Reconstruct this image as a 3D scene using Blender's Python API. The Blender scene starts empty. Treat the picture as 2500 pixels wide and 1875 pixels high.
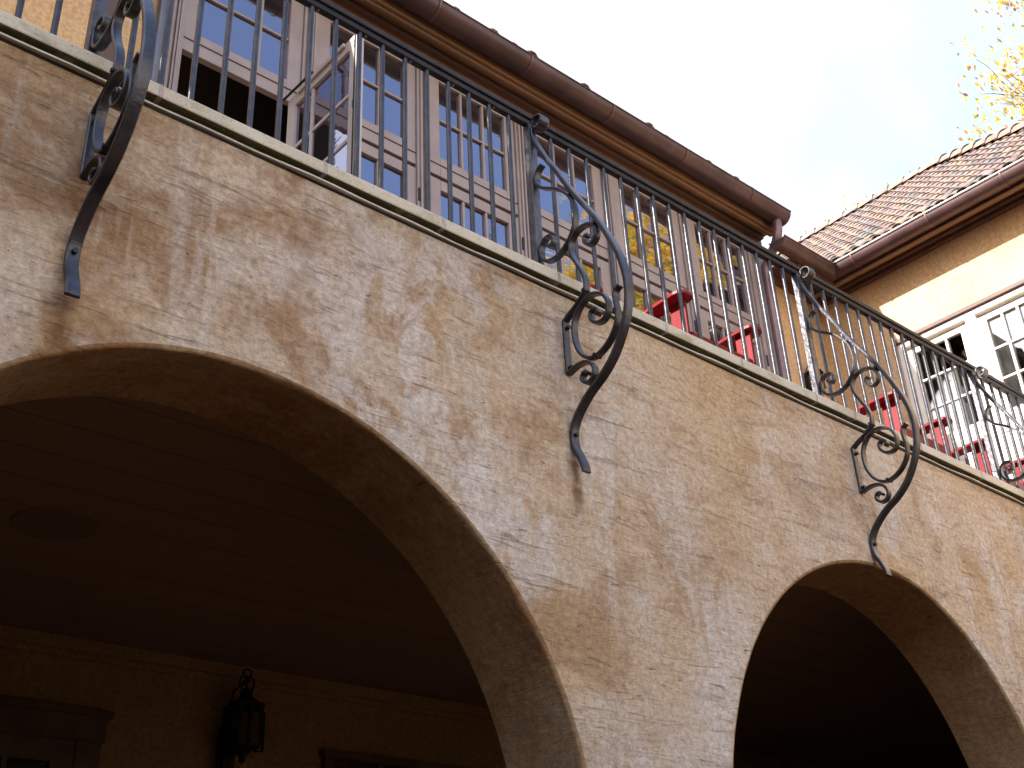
import bpy, math, random
from mathutils import Vector, Matrix
random.seed(7)
sc = bpy.context.scene
COL = sc.collection
R = math.radians

# ---------------------------------------------------------------- camera, world, sun, exposure
cam_d = bpy.data.cameras.new('camera')
cam = bpy.data.objects.new('camera', cam_d); COL.objects.link(cam)
cam_d.sensor_width = 36.0
cam_d.lens = 2931.2 / 2500 * 36.0
cam_d.clip_end = 3000
cam.matrix_world = Matrix(((0.75462, -0.289487, -0.588852, -1.127056),
                           (-0.654765, -0.390747, -0.646992, -3.402224),
                           (-0.042796, 0.873793, -0.484411, 1.6),
                           (0, 0, 0, 1)))
sc.camera = cam
SUN_EL, SUN_AZ = 37.0, 11.5         # sun comes from -X, a little behind the arcade plane
sd = Vector((-math.cos(R(SUN_EL))*math.cos(R(SUN_AZ)), math.cos(R(SUN_EL))*math.sin(R(SUN_AZ)), math.sin(R(SUN_EL))))
sl = bpy.data.lights.new('sun', 'SUN'); sl.energy = 3.4; sl.angle = R(0.5); sl.color = (1, .95, .87)
so = bpy.data.objects.new('sun', sl); COL.objects.link(so)
so.rotation_euler = sd.to_track_quat('Z', 'Y').to_euler(); so.location = (0, 0, 30)

W = bpy.data.worlds.new('World'); sc.world = W; W.use_nodes = True
nt = W.node_tree; N = nt.nodes; L = nt.links; N.clear()
sky = N.new('ShaderNodeTexSky'); sky.sky_type = 'NISHITA'; sky.sun_disc = False
sky.sun_elevation = R(SUN_EL); sky.sun_rotation = math.atan2(sd.x, sd.y)
sky.air_density = 1.0; sky.dust_density = 1.2; sky.ozone_density = 1.5
tc = N.new('ShaderNodeTexCoord')
no = N.new('ShaderNodeTexNoise'); no.inputs['Scale'].default_value = 1.7; no.inputs['Detail'].default_value = 7; no.inputs['Roughness'].default_value = .55
L.new(tc.outputs['Generated'], no.inputs['Vector'])
dot = N.new('ShaderNodeVectorMath'); dot.operation = 'DOT_PRODUCT'; dot.inputs[1].default_value = (.45, .85, .25)
L.new(tc.outputs['Generated'], dot.inputs[0])
ad = N.new('ShaderNodeMath'); ad.operation = 'MULTIPLY_ADD'; ad.inputs[1].default_value = .75
L.new(dot.outputs['Value'], ad.inputs[0]); L.new(no.outputs['Fac'], ad.inputs[2])
mr = N.new('ShaderNodeMapRange'); mr.interpolation_type = 'SMOOTHSTEP'
mr.inputs['From Min'].default_value = .60; mr.inputs['From Max'].default_value = 1.22
L.new(ad.outputs[0], mr.inputs['Value'])
mx = N.new('ShaderNodeMix'); mx.data_type = 'RGBA'; mx.inputs['B'].default_value = (2.25, 2.26, 2.26, 1)
L.new(mr.outputs['Result'], mx.inputs['Factor']); L.new(sky.outputs[0], mx.inputs['A'])
# bright warm haze low over the horizon
spz = N.new('ShaderNodeSeparateXYZ'); L.new(tc.outputs['Generated'], spz.inputs[0])
hz = N.new('ShaderNodeMapRange'); hz.interpolation_type = 'SMOOTHSTEP'
hz.inputs['From Min'].default_value = .60; hz.inputs['From Max'].default_value = .28
L.new(spz.outputs['Z'], hz.inputs['Value'])
mh = N.new('ShaderNodeMix'); mh.data_type = 'RGBA'; mh.inputs['B'].default_value = (5.5, 5.0, 4.5, 1)
L.new(hz.outputs['Result'], mh.inputs['Factor']); L.new(mx.outputs['Result'], mh.inputs['A'])
bg = N.new('ShaderNodeBackground'); bg.inputs['Strength'].default_value = .13
wo = N.new('ShaderNodeOutputWorld')
L.new(mh.outputs['Result'], bg.inputs['Color']); L.new(bg.outputs[0], wo.inputs[0])
sc.view_settings.view_transform = 'Standard'; sc.view_settings.look = 'None'
sc.view_settings.gamma = 1; sc.view_settings.exposure = 2.2
sc.render.engine = 'CYCLES'

# ---------------------------------------------------------------- helpers
class MB:
    """collects shapes in world coordinates; build() links them as one mesh object"""
    def __init__(s): s.v = []; s.f = []; s.sm = []; s.col = []; s.c = None
    def add(s, vs, fs, smooth=False):
        o = len(s.v); s.v += [tuple(v) for v in vs]
        for f in fs:
            s.f.append(tuple(i + o for i in f)); s.sm.append(smooth); s.col.append(s.c)
        return s
    def box(s, x0, x1, y0, y1, z0, z1):
        vs = [(x, y, z) for z in (z0, z1) for y in (y0, y1) for x in (x0, x1)]
        return s.add(vs, [(0, 2, 3, 1), (4, 5, 7, 6), (0, 1, 5, 4), (2, 6, 7, 3), (0, 4, 6, 2), (1, 3, 7, 5)])
    def beam(s, a, b, w, h, up=(0, 0, 1)):
        a = Vector(a); b = Vector(b); t = (b - a).normalized(); u = Vector(up)
        n = t.cross(u)
        if n.length < 1e-4: n = t.cross(Vector((0, 1, 0)))
        n.normalize(); m = n.cross(t).normalized()
        vs = [p + n*(i*w/2) + m*(j*h/2) for p in (a, b) for j in (-1, 1) for i in (-1, 1)]
        return s.add(vs, [(0, 1, 3, 2), (4, 6, 7, 5), (0, 4, 5, 1), (2, 3, 7, 6), (0, 2, 6, 4), (1, 5, 7, 3)])
    def tube(s, pts, r, n=8, smooth=True, caps=True):
        pts = [Vector(p) for p in pts]; m = len(pts)
        rs = r if isinstance(r, (list, tuple)) else [r]*m
        vs = []; prev = None
        for i, p in enumerate(pts):
            t = (pts[min(i+1, m-1)] - pts[max(i-1, 0)]).normalized()
            if prev is None:
                a = t.orthogonal().normalized()
            else:
                a = (prev - t*prev.dot(t)).normalized()
            prev = a; b = t.cross(a)
            for k in range(n):
                q = 2*math.pi*k/n + math.pi/n
                vs.append(p + (a*math.cos(q) + b*math.sin(q))*rs[i])
        fs = [(i*n+k, i*n+(k+1) % n, (i+1)*n+(k+1) % n, (i+1)*n+k) for i in range(m-1) for k in range(n)]
        s.add(vs, fs, smooth)
        if caps:
            s.add(vs[:n], [tuple(reversed(range(n)))]); s.add(vs[-n:], [tuple(range(n))])
        return s
    def strap(s, pts, x, w, t, taper=None):
        """rectangular bar swept along (y,z) points in the plane x=const; slightly rounded corners"""
        P = [Vector((0, a, b)) for a, b in pts]; m = len(P); vs = []
        X = Vector((1, 0, 0))
        sec = [(-.5, -.28), (-.4, -.5), (.4, -.5), (.5, -.28), (.5, .28), (.4, .5), (-.4, .5), (-.5, .28)]
        for i, p in enumerate(P):
            d = (P[min(i+1, m-1)] - P[max(i-1, 0)]).normalized(); nn = X.cross(d)
            k = 1 if taper is None else taper(i/(m-1))
            for a, b in sec:
                vs.append(Vector((x, 0, 0)) + p + X*(a*w*k[0] if isinstance(k, tuple) else a*w*k) + nn*(b*t*(k[1] if isinstance(k, tuple) else 1)))
        n = 8
        fs = [(i*n+k, (i+1)*n+k, (i+1)*n+(k+1) % n, i*n+(k+1) % n) for i in range(m-1) for k in range(n)]
        s.add(vs, fs, False)
        s.add(vs[:n], [tuple(range(n))]); s.add(vs[-n:], [tuple(reversed(range(n)))])
        return s
    def lathe(s, cx, cy, prof, n=16, smooth=True):
        vs = [(cx + r*math.cos(2*math.pi*k/n), cy + r*math.sin(2*math.pi*k/n), z) for r, z in prof for k in range(n)]
        fs = [(i*n+k, i*n+(k+1) % n, (i+1)*n+(k+1) % n, (i+1)*n+k) for i in range(len(prof)-1) for k in range(n)]
        return s.add(vs, fs, smooth)
    def build(s, name, mat, parent=None, bevel=0):
        me = bpy.data.meshes.new(name)
        off = Vector(wloc(parent)) if parent else Vector((0, 0, 0))
        me.from_pydata([Vector(v) - off for v in s.v], [], s.f)
        me.polygons.foreach_set('use_smooth', s.sm)
        if s.c is not None:
            ca = me.color_attributes.new('tint', 'FLOAT_COLOR', 'CORNER')
            i = 0
            for p, c in zip(me.polygons, s.col):
                for _ in p.vertices:
                    ca.data[i].color = (c[0], c[1], c[2], 1) if c else (1, 1, 1, 1); i += 1
        me.materials.append(mat); me.update()
        o = bpy.data.objects.new(name, me); COL.objects.link(o)
        if parent: o.parent = parent
        if bevel:
            b = o.modifiers.new('bevel', 'BEVEL'); b.width = bevel; b.segments = 2; b.limit_method = 'ANGLE'
        return o
def wloc(o):
    v = Vector((0, 0, 0))
    while o: v += o.location; o = o.parent
    return v
def tag(o, label=None, cat=None, group=None, kind=None):
    if label: o['label'] = label
    if cat: o['category'] = cat
    if group: o['group'] = group
    if kind: o['kind'] = kind
    return o
def thing(name, loc, label, cat, group=None):
    o = bpy.data.objects.new(name, None); COL.objects.link(o); o.location = loc; o.empty_display_size = .2
    return tag(o, label, cat, group)
def copy_tree(o, parent=None):
    c = o.copy(); COL.objects.link(c); c.parent = parent
    for ch in [q for q in COL.objects if q.parent == o]: copy_tree(ch, c)
    return c
def smooth(pts, n=5):
    out = []; m = len(pts)
    for i in range(m-1):
        p0, p1, p2, p3 = pts[max(i-1, 0)], pts[i], pts[i+1], pts[min(i+2, m-1)]
        for k in range(n):
            t = k/n
            out.append(tuple(.5*((2*b) + (-a+c)*t + (2*a-5*b+4*c-d)*t*t + (-a+3*b-3*c+d)*t**3) for a, b, c, d in zip(p0, p1, p2, p3)))
    out.append(tuple(pts[-1])); return out

# ---------------------------------------------------------------- materials
def mat(name):
    m = bpy.data.materials.new(name); m.use_nodes = True
    nt = m.node_tree; return m, nt.nodes, nt.links, nt.nodes['Principled BSDF']
def noise(N, L, vec, scale, detail=4, rough=.55, dist=0, sc3=None):
    n = N.new('ShaderNodeTexNoise'); n.inputs['Scale'].default_value = scale
    n.inputs['Detail'].default_value = detail; n.inputs['Roughness'].default_value = rough; n.inputs['Distortion'].default_value = dist
    if sc3:
        mp = N.new('ShaderNodeMapping'); mp.inputs['Scale'].default_value = sc3
        L.new(vec, mp.inputs['Vector']); vec = mp.outputs[0]
    L.new(vec, n.inputs['Vector']); return n.outputs['Fac']
def rng(N, L, v, a, b, lo=0, hi=1):
    m = N.new('ShaderNodeMapRange'); m.interpolation_type = 'SMOOTHSTEP'
    for k, x in (('From Min', a), ('From Max', b), ('To Min', lo), ('To Max', hi)): m.inputs[k].default_value = x
    L.new(v, m.inputs['Value']); return m.outputs['Result']
def mixc(N, L, f, a, b, mode='MIX'):
    m = N.new('ShaderNodeMix'); m.data_type = 'RGBA'; m.blend_type = mode
    if isinstance(f, (int, float)): m.inputs['Factor'].default_value = f
    else: L.new(f, m.inputs['Factor'])
    for k, x in (('A', a), ('B', b)):
        if isinstance(x, tuple): m.inputs[k].default_value = (*x, 1)
        else: L.new(x, m.inputs[k])
    return m.outputs['Result']
def math_(N, L, op, a, b):
    m = N.new('ShaderNodeMath'); m.operation = op
    for i, x in enumerate((a, b)):
        if isinstance(x, (int, float)): m.inputs[i].default_value = x
        else: L.new(x, m.inputs[i])
    return m.outputs[0]
def bump(N, L, bs, h, strength, dist=.01, prev=None):
    b = N.new('ShaderNodeBump'); b.inputs['Strength'].default_value = strength; b.inputs['Distance'].default_value = dist
    L.new(h, b.inputs['Height'])
    if prev: L.new(prev, b.inputs['Normal'])
    L.new(b.outputs[0], bs.inputs['Normal']); return b.outputs[0]
def simple(name, a, b, scale=6, rough=.6, metal=0, bumps=0, sc3=None, bscale=40, spec=.5):
    m, N, L, bs = mat(name)
    tc = N.new('ShaderNodeTexCoord').outputs['Object']
    f = rng(N, L, noise(N, L, tc, scale, 6, .6, .3, sc3), .3, .7)
    L.new(mixc(N, L, f, a, b), bs.inputs['Base Color'])
    bs.inputs['Roughness'].default_value = rough; bs.inputs['Metallic'].default_value = metal
    bs.inputs['Specular IOR Level'].default_value = spec
    if bumps: bump(N, L, bs, noise(N, L, tc, bscale, 5, .6), bumps, .004)
    return m
M = {}
def stucco(name, base, brown, pale, amount=1.0, stains=(), bmp=.75):
    m, N, L, bs = mat(name)
    tc = N.new('ShaderNodeTexCoord').outputs['Object']
    c = mixc(N, L, rng(N, L, noise(N, L, tc, .9, 3, .5), .35, .65), base, tuple(p*.5+q*.5 for p, q in zip(base, pale)))
    # brushed brown wash in blocky, slightly horizontal smudges
    f1 = rng(N, L, noise(N, L, tc, 2.1, 9, .64, .7, (.8, 1, 1.2)), .45, .62)
    sx_ = N.new('ShaderNodeSeparateXYZ'); L.new(tc, sx_.inputs[0])
    side = rng(N, L, sx_.outputs['X'], -2.2, 1.2, .88*amount, .50*amount)
    c = mixc(N, L, math_(N, L, 'MULTIPLY', f1, side), c, brown)
    # worn lilac-white lime patches, large and ragged
    big = rng(N, L, noise(N, L, tc, 1.25, 3, .5, .3, (1, 1, .75)), .44, .60)
    st = rng(N, L, noise(N, L, tc, 3.0, 9, .68, .8, (1.3, 1.3, .7)), .45, .57)
    c = mixc(N, L, math_(N, L, 'MULTIPLY', math_(N, L, 'MULTIPLY', st, big), .85*amount), c, pale)
    run = rng(N, L, noise(N, L, tc, 2.6, 6, .64, .2, (1.9, 1.9, .22)), .56, .67)
    c = mixc(N, L, math_(N, L, 'MULTIPLY', run, .5*amount), c, tuple(x*1.08 for x in pale))
    # small rubbed smudges over everything
    f2 = rng(N, L, noise(N, L, tc, 7.5, 7, .68, 1.0, (.75, .9, 1.5)), .50, .68)
    c = mixc(N, L, math_(N, L, 'MULTIPLY', f2, .28*amount), c, tuple(x*.86 for x in brown))
    for sx, z0, z1, wd, k in stains:
        sp = N.new('ShaderNodeSeparateXYZ'); L.new(tc, sp.inputs[0])
        dx = math_(N, L, 'ABSOLUTE', math_(N, L, 'SUBTRACT', sp.outputs['X'], sx), 0)
        wob = math_(N, L, 'MULTIPLY', math_(N, L, 'SUBTRACT', noise(N, L, tc, 9, 5, .6), .5), wd*2.2)
        gx = rng(N, L, math_(N, L, 'ADD', dx, wob), wd, 0)
        gz = math_(N, L, 'MULTIPLY', rng(N, L, sp.outputs['Z'], z0, z0+(z1-z0)*.6), rng(N, L, sp.outputs['Z'], z1+.05, z1))
        c = mixc(N, L, math_(N, L, 'MULTIPLY', math_(N, L, 'MULTIPLY', gx, gz), k), c, (.15, .065, .02))
    # fine mottling
    f3 = rng(N, L, noise(N, L, tc, 34, 6, .75), .3, .7, .74, 1.22)
    sc_ = N.new('ShaderNodeVectorMath'); sc_.operation = 'SCALE'; L.new(c, sc_.inputs[0]); L.new(f3, sc_.inputs['Scale']); c = sc_.outputs[0]
    nk = rng(N, L, noise(N, L, tc, 17, 4, .62, .6, (.75, .75, 3.2)), .66, .715)
    gv = rng(N, L, noise(N, L, tc, 6.5, 8, .72, .9, (.42, .42, 5.0)), .57, .72)
    c = mixc(N, L, math_(N, L, 'MULTIPLY', gv, .26), c, tuple(x*.62 for x in brown))   # dirt caught in trowel marks
    c = mixc(N, L, math_(N, L, 'MULTIPLY', nk, .6), c, tuple(x*.35 for x in brown))
    pit = rng(N, L, noise(N, L, tc, 30, 2, .5, .3, (1, 1, 2)), .74, .78)
    c = mixc(N, L, math_(N, L, 'MULTIPLY', pit, .6), c, tuple(x*.35 for x in brown))
    L.new(c, bs.inputs['Base Color']); bs.inputs['Roughness'].default_value = .92; bs.inputs['Specular IOR Level'].default_value = .2
    h1 = math_(N, L, 'SUBTRACT', noise(N, L, tc, 7, 9, .74, .8, (.7, .7, 3.4)), math_(N, L, 'MULTIPLY', gv, .55))
    h2 = noise(N, L, tc, 60, 4, .7)
    hs = math_(N, L, 'ADD', h1, math_(N, L, 'MULTIPLY', h2, .35))
    hs = math_(N, L, 'SUBTRACT', hs, math_(N, L, 'MULTIPLY', math_(N, L, 'ADD', nk, pit), .5))
    b = bump(N, L, bs, hs, bmp, .016)
    bump(N, L, bs, noise(N, L, tc, 2.2, 4, .55), .6*bmp, .06, b)
    return m
M['stucco'] = stucco('arcade_stucco', (.545, .385, .225), (.345, .20, .10), (.63, .545, .475), 1.0,
                    [(-.045-2.5, 3.05, 3.72, .07, .75), (2.175-2.5, 3.45, 3.75, .045, .8), (4.394-2.5, 3.5, 3.75, .035, .6), (-.045-2.5, 3.9, 4.25, .09, .5), (-.3-2.5, 3.75, 4.6, 1.5, .34), (1.5-2.5, 4.15, 4.62, 1.3, .22)])
M['reveal'] = stucco('reveal_stucco', (.37, .225, .11), (.27, .135, .06), (.42, .30, .19), .9, (), .6)  # rust-brown wash, also darkened to put the arches' shade into the colour
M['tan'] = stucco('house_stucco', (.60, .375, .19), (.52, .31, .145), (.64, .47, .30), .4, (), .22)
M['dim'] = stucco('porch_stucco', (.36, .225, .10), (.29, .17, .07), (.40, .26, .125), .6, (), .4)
M['iron'] = simple('wrought_iron', (.022, .019, .023), (.050, .046, .055), 14, .30, .2, .5, bscale=48, spec=.5)
M['hammered'] = simple('hammered_iron', (.05, .047, .055), (.11, .105, .12), 20, .33, .45, 1.0, bscale=38)
M['rail'] = simple('rail_iron', (.012, .010, .012), (.026, .023, .027), 14, .55, .1, .3, spec=.3)
M['taupe'] = simple('taupe_paint', (.265, .205, .188), (.315, .25, .228), 5, .45, 0, .12)
M['white'] = simple('cream_paint', (.72, .66, .58), (.80, .74, .66), 5, .45, 0, .1)
M['soffit'] = simple('stained_wood', (.15, .072, .028), (.21, .105, .044), 3, .6, 0, .1, (.4, 2, 2))
M['eave'] = simple('eave_paint', (.33, .20, .095), (.40, .25, .125), 3, .6, 0, .1)
M['darkwood'] = simple('dark_stained_wood', (.075, .035, .024), (.11, .052, .034), 3, .6, 0, .1, (.5, 2, 2))
M['copper'] = simple('aged_copper', (.050, .023, .022), (.090, .044, .042), 4, .48, .2, .25, (1, 1, 1), 20)
M['pipe'] = simple('coated_pipe', (.10, .085, .09), (.16, .14, .145), 4, .30, .4, .1)
M['seam'] = simple('solder_seam', (.11, .055, .048), (.16, .08, .07), 8, .45, .3, .1)
M['elbow'] = simple('coated_elbow', (.15, .085, .09), (.22, .13, .13), 6, .3, .2, .1)
M['stone'] = None
m, N, L, bs = mat('coping_stone')
tcc = N.new('ShaderNodeTexCoord').outputs['Object']
c = mixc(N, L, rng(N, L, noise(N, L, tcc, 3, 6, .6, .4), .35, .7), (.62, .55, .43), (.52, .45, .34))
c = mixc(N, L, rng(N, L, noise(N, L, tcc, 5, 6, .65, .4, (1, 1, 2)), .52, .72), c, (.37, .34, .22))
c = mixc(N, L, rng(N, L, noise(N, L, tcc, 90, 3, .7), .60, .68), c, (.17, .14, .10))
ge = N.new('ShaderNodeNewGeometry'); sp = N.new('ShaderNodeSeparateXYZ'); L.new(ge.outputs['True Normal'], sp.inputs[0])
mo = math_(N, L, 'MULTIPLY', rng(N, L, sp.outputs['Z'], -.3, -.8), rng(N, L, noise(N, L, tcc, 7, 5, .6), .25, .45, .45, 1))
c = mixc(N, L, mo, c, (.10, .095, .04))   # algae on the underside, its tone deepened to stand in for shade
L.new(c, bs.inputs['Base Color']); bs.inputs['Roughness'].default_value = .85
bump(N, L, bs, noise(N, L, tcc, 60, 6, .75), .8, .006); M['stone'] = m
M['mortar'] = simple('mortar', (.34, .28, .24), (.46, .40, .36), 12, .9, 0, .5)
M['flash'] = simple('lead_flashing', (.45, .43, .38), (.62, .60, .54), 9, .5, .2, .2)
M['leafpaint'] = simple('leaf_paint', (.40, .33, .31), (.47, .40, .37), 5, .4, 0, .1)
M['red'] = simple('red_paint', (.15, .004, .008), (.20, .006, .010), 6, .45, 0, .1, spec=.2)
M['black'] = simple('blackened_metal', (.006, .006, .007), (.012, .011, .010), 10, .5, .3, .2)
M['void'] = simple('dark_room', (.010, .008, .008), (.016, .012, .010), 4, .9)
M['door'] = simple('porch_door_paint', (.10, .05, .03), (.15, .08, .05), 5, .6, 0, .1)
M['ground'] = simple('brick_court', (.062, .031, .012), (.090, .048, .020), 3, .9, 0, .4)
M['bark'] = simple('bark', (.10, .075, .06), (.20, .15, .12), 9, .9, 0, .5)
# porch ceiling boards
m, N, L, bs = mat('ceiling_boards')
tcc = N.new('ShaderNodeTexCoord').outputs['Object']
wv = N.new('ShaderNodeTexWave'); wv.bands_direction = 'Y'; wv.wave_profile = 'SAW'; wv.inputs['Scale'].default_value = 1.05
L.new(tcc, wv.inputs['Vector'])
gr = rng(N, L, wv.outputs['Fac'], .965, .99)
c = mixc(N, L, rng(N, L, noise(N, L, tcc, 2, 4, .5, 0, (.3, 3, 1)), .3, .7), (.26, .165, .105), (.30, .19, .12))
c = mixc(N, L, gr, c, (.06, .035, .022))
L.new(c, bs.inputs['Base Color']); bs.inputs['Roughness'].default_value = .7; M['boards'] = m
# clay tiles, colour per tile
m, N, L, bs = mat('clay_tiles')
at = N.new('ShaderNodeAttribute'); at.attribute_name = 'tint'
tcc = N.new('ShaderNodeTexCoord').outputs['Object']
f = rng(N, L, noise(N, L, tcc, 14, 6, .65), .35, .75, .70, 1.15)
cc = N.new('ShaderNodeVectorMath'); cc.operation = 'SCALE'; L.new(at.outputs['Color'], cc.inputs[0]); L.new(f, cc.inputs['Scale'])
L.new(mixc(N, L, rng(N, L, noise(N, L, tcc, 6, 5, .6), .55, .75), cc.outputs[0], (.17, .15, .12)), bs.inputs['Base Color'])
bs.inputs['Roughness'].default_value = .85; bump(N, L, bs, noise(N, L, tcc, 50, 4, .6), .4, .004); M['tile'] = m
# window glass: a dark room behind a mirror-like pane
m, N, L, bs = mat('window_glass')
tcc = N.new('ShaderNodeTexCoord').outputs['Object']
bs.inputs['Base Color'].default_value = (.02, .018, .02, 1); bs.inputs['Roughness'].default_value = .015
gl = N.new('ShaderNodeBsdfGlossy'); gl.inputs['Roughness'].default_value = .012; gl.inputs['Color'].default_value = (.90, .82, 1, 1)
fr = N.new('ShaderNodeFresnel'); fr.inputs['IOR'].default_value = 2.75
ms = N.new('ShaderNodeMixShader'); L.new(fr.outputs[0], ms.inputs[0]); L.new(bs.outputs[0], ms.inputs[1]); L.new(gl.outputs[0], ms.inputs[2])
bb = N.new('ShaderNodeBump'); bb.inputs['Strength'].default_value = .22; bb.inputs['Distance'].default_value = .004
L.new(noise(N, L, tcc, 5, 2, .5, .2, (1, 1, 3.5)), bb.inputs['Height']); L.new(bb.outputs[0], gl.inputs['Normal'])
L.new(ms.outputs[0], N['Material Output'].inputs[0]); M['glass'] = m
# clear glass of the sunlit wing doors: see-through with a mirror share
m, N, L, bs = mat('clear_glass')
gl = N.new('ShaderNodeBsdfGlossy'); gl.inputs['Roughness'].default_value = .01
tr = N.new('ShaderNodeBsdfTransparent'); tr.inputs[0].default_value = (.93, .95, .95, 1)
fr = N.new('ShaderNodeFresnel'); fr.inputs['IOR'].default_value = 1.7
ms = N.new('ShaderNodeMixShader'); L.new(fr.outputs[0], ms.inputs[0]); L.new(tr.outputs[0], ms.inputs[1]); L.new(gl.outputs[0], ms.inputs[2])
L.new(ms.outputs[0], N['Material Output'].inputs[0]); M['clear'] = m
M['curtain'] = simple('white_curtain', (.74, .72, .70), (.80, .78, .76), 5, .8)
# lantern glass
m, N, L, bs = mat('lantern_glass')
tr = N.new('ShaderNodeBsdfTransparent'); tr.inputs[0].default_value = (.62, .58, .45, 1); gl = N.new('ShaderNodeBsdfGlossy'); gl.inputs['Roughness'].default_value = .03
ms = N.new('ShaderNodeMixShader'); ms.inputs[0].default_value = .04; L.new(tr.outputs[0], ms.inputs[1]); L.new(gl.outputs[0], ms.inputs[2]); L.new(ms.outputs[0], N['Material Output'].inputs[0]); M['lglass'] = m
def leafmat(name, cols):
    m, N, L, bs = mat(name)
    at = N.new('ShaderNodeAttribute'); at.attribute_name = 'tint'
    L.new(at.outputs['Color'], bs.inputs['Base Color']); bs.inputs['Roughness'].default_value = .6
    tr = N.new('ShaderNodeBsdfTranslucent'); L.new(at.outputs['Color'], tr.inputs[0])
    mx = N.new('ShaderNodeMixShader'); mx.inputs[0].default_value = .35
    L.new(bs.outputs[0], mx.inputs[1]); L.new(tr.outputs[0], mx.inputs[2]); L.new(mx.outputs[0], N['Material Output'].inputs[0])
    return m
M['leaf'] = leafmat('leaves', None)

# ---------------------------------------------------------------- measured places
YW = -.145            # outer face of the arcade wall
YB = .27              # its back face
DECK = 4.70
S, G, S3 = .1288, .014896, .126112
def PX(n):
    sg = lambda q: (q > 0) - (q < 0)
    return (n*S if n <= 34 else 34*S + (n-34)*S3) + G*(sg(n) + sg(n-17) + sg(n-34) + sg(n-50))
POSTS = [PX(0), PX(17), PX(34), PX(50)]
XW = 7.25             # face of the right wing
YH = 1.6              # face of the house behind the terrace

# ---------------------------------------------------------------- ground
g = MB(); g.add([(-400, -400, 0), (400, -400, 0), (400, 400, 0), (-400, 400, 0)], [(0, 1, 2, 3)])
tag(g.build('ground', M['ground']), kind='structure')

# ---------------------------------------------------------------- arcade wall
def arch_curve(cx, zs, al, ar, h, n=56, grow=0):
    """(x,z) from the left foot over the crown to the right foot"""
    out = [(cx - al - grow, 0), (cx - al - grow, zs*.5)]
    for i in range(n+1):
        t = math.pi*(1 - i/n); a = al if math.cos(t) < 0 else ar
        out.append((cx + (a+grow)*math.cos(t), zs + (h+grow)*math.sin(t)))
    return out + [(cx + ar + grow, zs*.5), (cx + ar + grow, 0)]
ARCHES = [(.60, 2.17, 1.37, 1.540, 1.530), (4.47, 2.2, 1.53, 1.36, 1.576)]
aw = thing('arcade_wall', (2.5, 0, 0), 'weathered tan stucco wall with two big round arches below the balcony', 'wall')
w = MB(); ZT = 4.64
def wall_face(w, y, flip, grow, zt):
    xs0 = -4.0
    segs = []
    for A in ARCHES:
        c = arch_curve(*A[:1], A[1], A[2], A[3], A[4], grow=grow)
        segs.append((xs0, c[0][0], None)); segs.append((c[0][0], c[-1][0], c)); xs0 = c[-1][0]
    segs.append((xs0, 18.0, None))
    for a, b, c in segs:
        if c is None: pts = [(a, 0), (b, 0)]
        else: pts = c[2:-2]
        if c is not None: pts = [p for p in pts]
        for (x0, z0), (x1, z1) in zip(pts, pts[1:]):
            q = [(x0, y, z0), (x1, y, z1), (x1, y, zt), (x0, y, zt)]
            w.add(q, [(0, 1, 2, 3) if not flip else (3, 2, 1, 0)])
        if c is not None: pass
wall_face(w, YW, False, .016, ZT); wall_face(w, YB, True, 0, 4.0)
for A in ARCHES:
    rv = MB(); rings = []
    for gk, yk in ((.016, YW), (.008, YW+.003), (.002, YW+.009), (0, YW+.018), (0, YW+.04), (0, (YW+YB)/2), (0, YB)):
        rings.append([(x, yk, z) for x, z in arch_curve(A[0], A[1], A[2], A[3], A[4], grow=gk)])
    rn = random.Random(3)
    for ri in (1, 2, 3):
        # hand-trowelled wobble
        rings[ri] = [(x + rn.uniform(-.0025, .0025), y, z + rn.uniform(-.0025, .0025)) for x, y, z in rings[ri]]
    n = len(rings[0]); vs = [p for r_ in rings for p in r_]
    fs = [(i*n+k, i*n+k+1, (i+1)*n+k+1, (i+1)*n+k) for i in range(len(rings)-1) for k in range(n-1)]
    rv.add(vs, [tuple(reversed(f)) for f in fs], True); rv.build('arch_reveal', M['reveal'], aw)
w.add([(-4, YW, ZT), (10, YW, ZT), (10, .12, ZT), (-4, .12, ZT)], [(0, 1, 2, 3)])
w.build('wall', M['stucco'], aw)
jn = [-4, -3.3, -2.6, -1.9, -1.2, -.55, .16, .86, 1.45, 2.12, 2.84, 3.42, 4.06, 4.42, 5.1, 5.8, 6.5, 7.25]
for a, b in zip(jn, jn[1:]):
    c = MB(); dz = random.uniform(-.002, .002)
    prof = [(-.190, 4.650), (-.188, 4.645), (-.184, 4.643), (.12, 4.643), (.12, 4.703), (-.182, 4.703), (-.188, 4.700), (-.190, 4.694)]
    vs = [(x, y, z+dz) for x in (a+.0095, b-.0095) for y, z in prof]; n = 8
    c.add(vs, [(k, (k+1) % n, n+(k+1) % n, n+k) for k in range(n)] + [tuple(reversed(range(n))), tuple(range(n, 2*n))])
    c.build('coping_stone', M['stone'], aw)
c = MB()
for x in jn[1:-1]: c.box(x-.0095, x+.0095, -.1885, .115, 4.6445, 4.7012)
c.build('mortar_joint', M['mortar'], aw)
c = MB()
xs = [-4 + .12*i for i in range(95)]
for a, b in zip(xs, xs[1:]):
    if a > 7.2: break
    d0 = .004*math.sin(a*5.1) + .003*math.sin(a*13); d1 = .004*math.sin(b*5.1) + .003*math.sin(b*13)
    c.add([(a, -.164+d0, 4.621), (b, -.164+d1, 4.621), (b, -.143, 4.621), (a, -.143, 4.621),
           (a, -.164+d0, 4.629), (b, -.164+d1, 4.629), (b, -.143, 4.6295), (a, -.143, 4.6295)],
          [(0, 3, 2, 1), (4, 5, 6, 7), (0, 1, 5, 4)])
c.build('flashing', M['flash'], aw)
c = MB(); c.box(-4, 7.2, -.1495, -.1455, 4.612, 4.6205); c.build('shadow_line', M['black'], aw)  # black strip standing in for the shadow under the flashing

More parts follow.
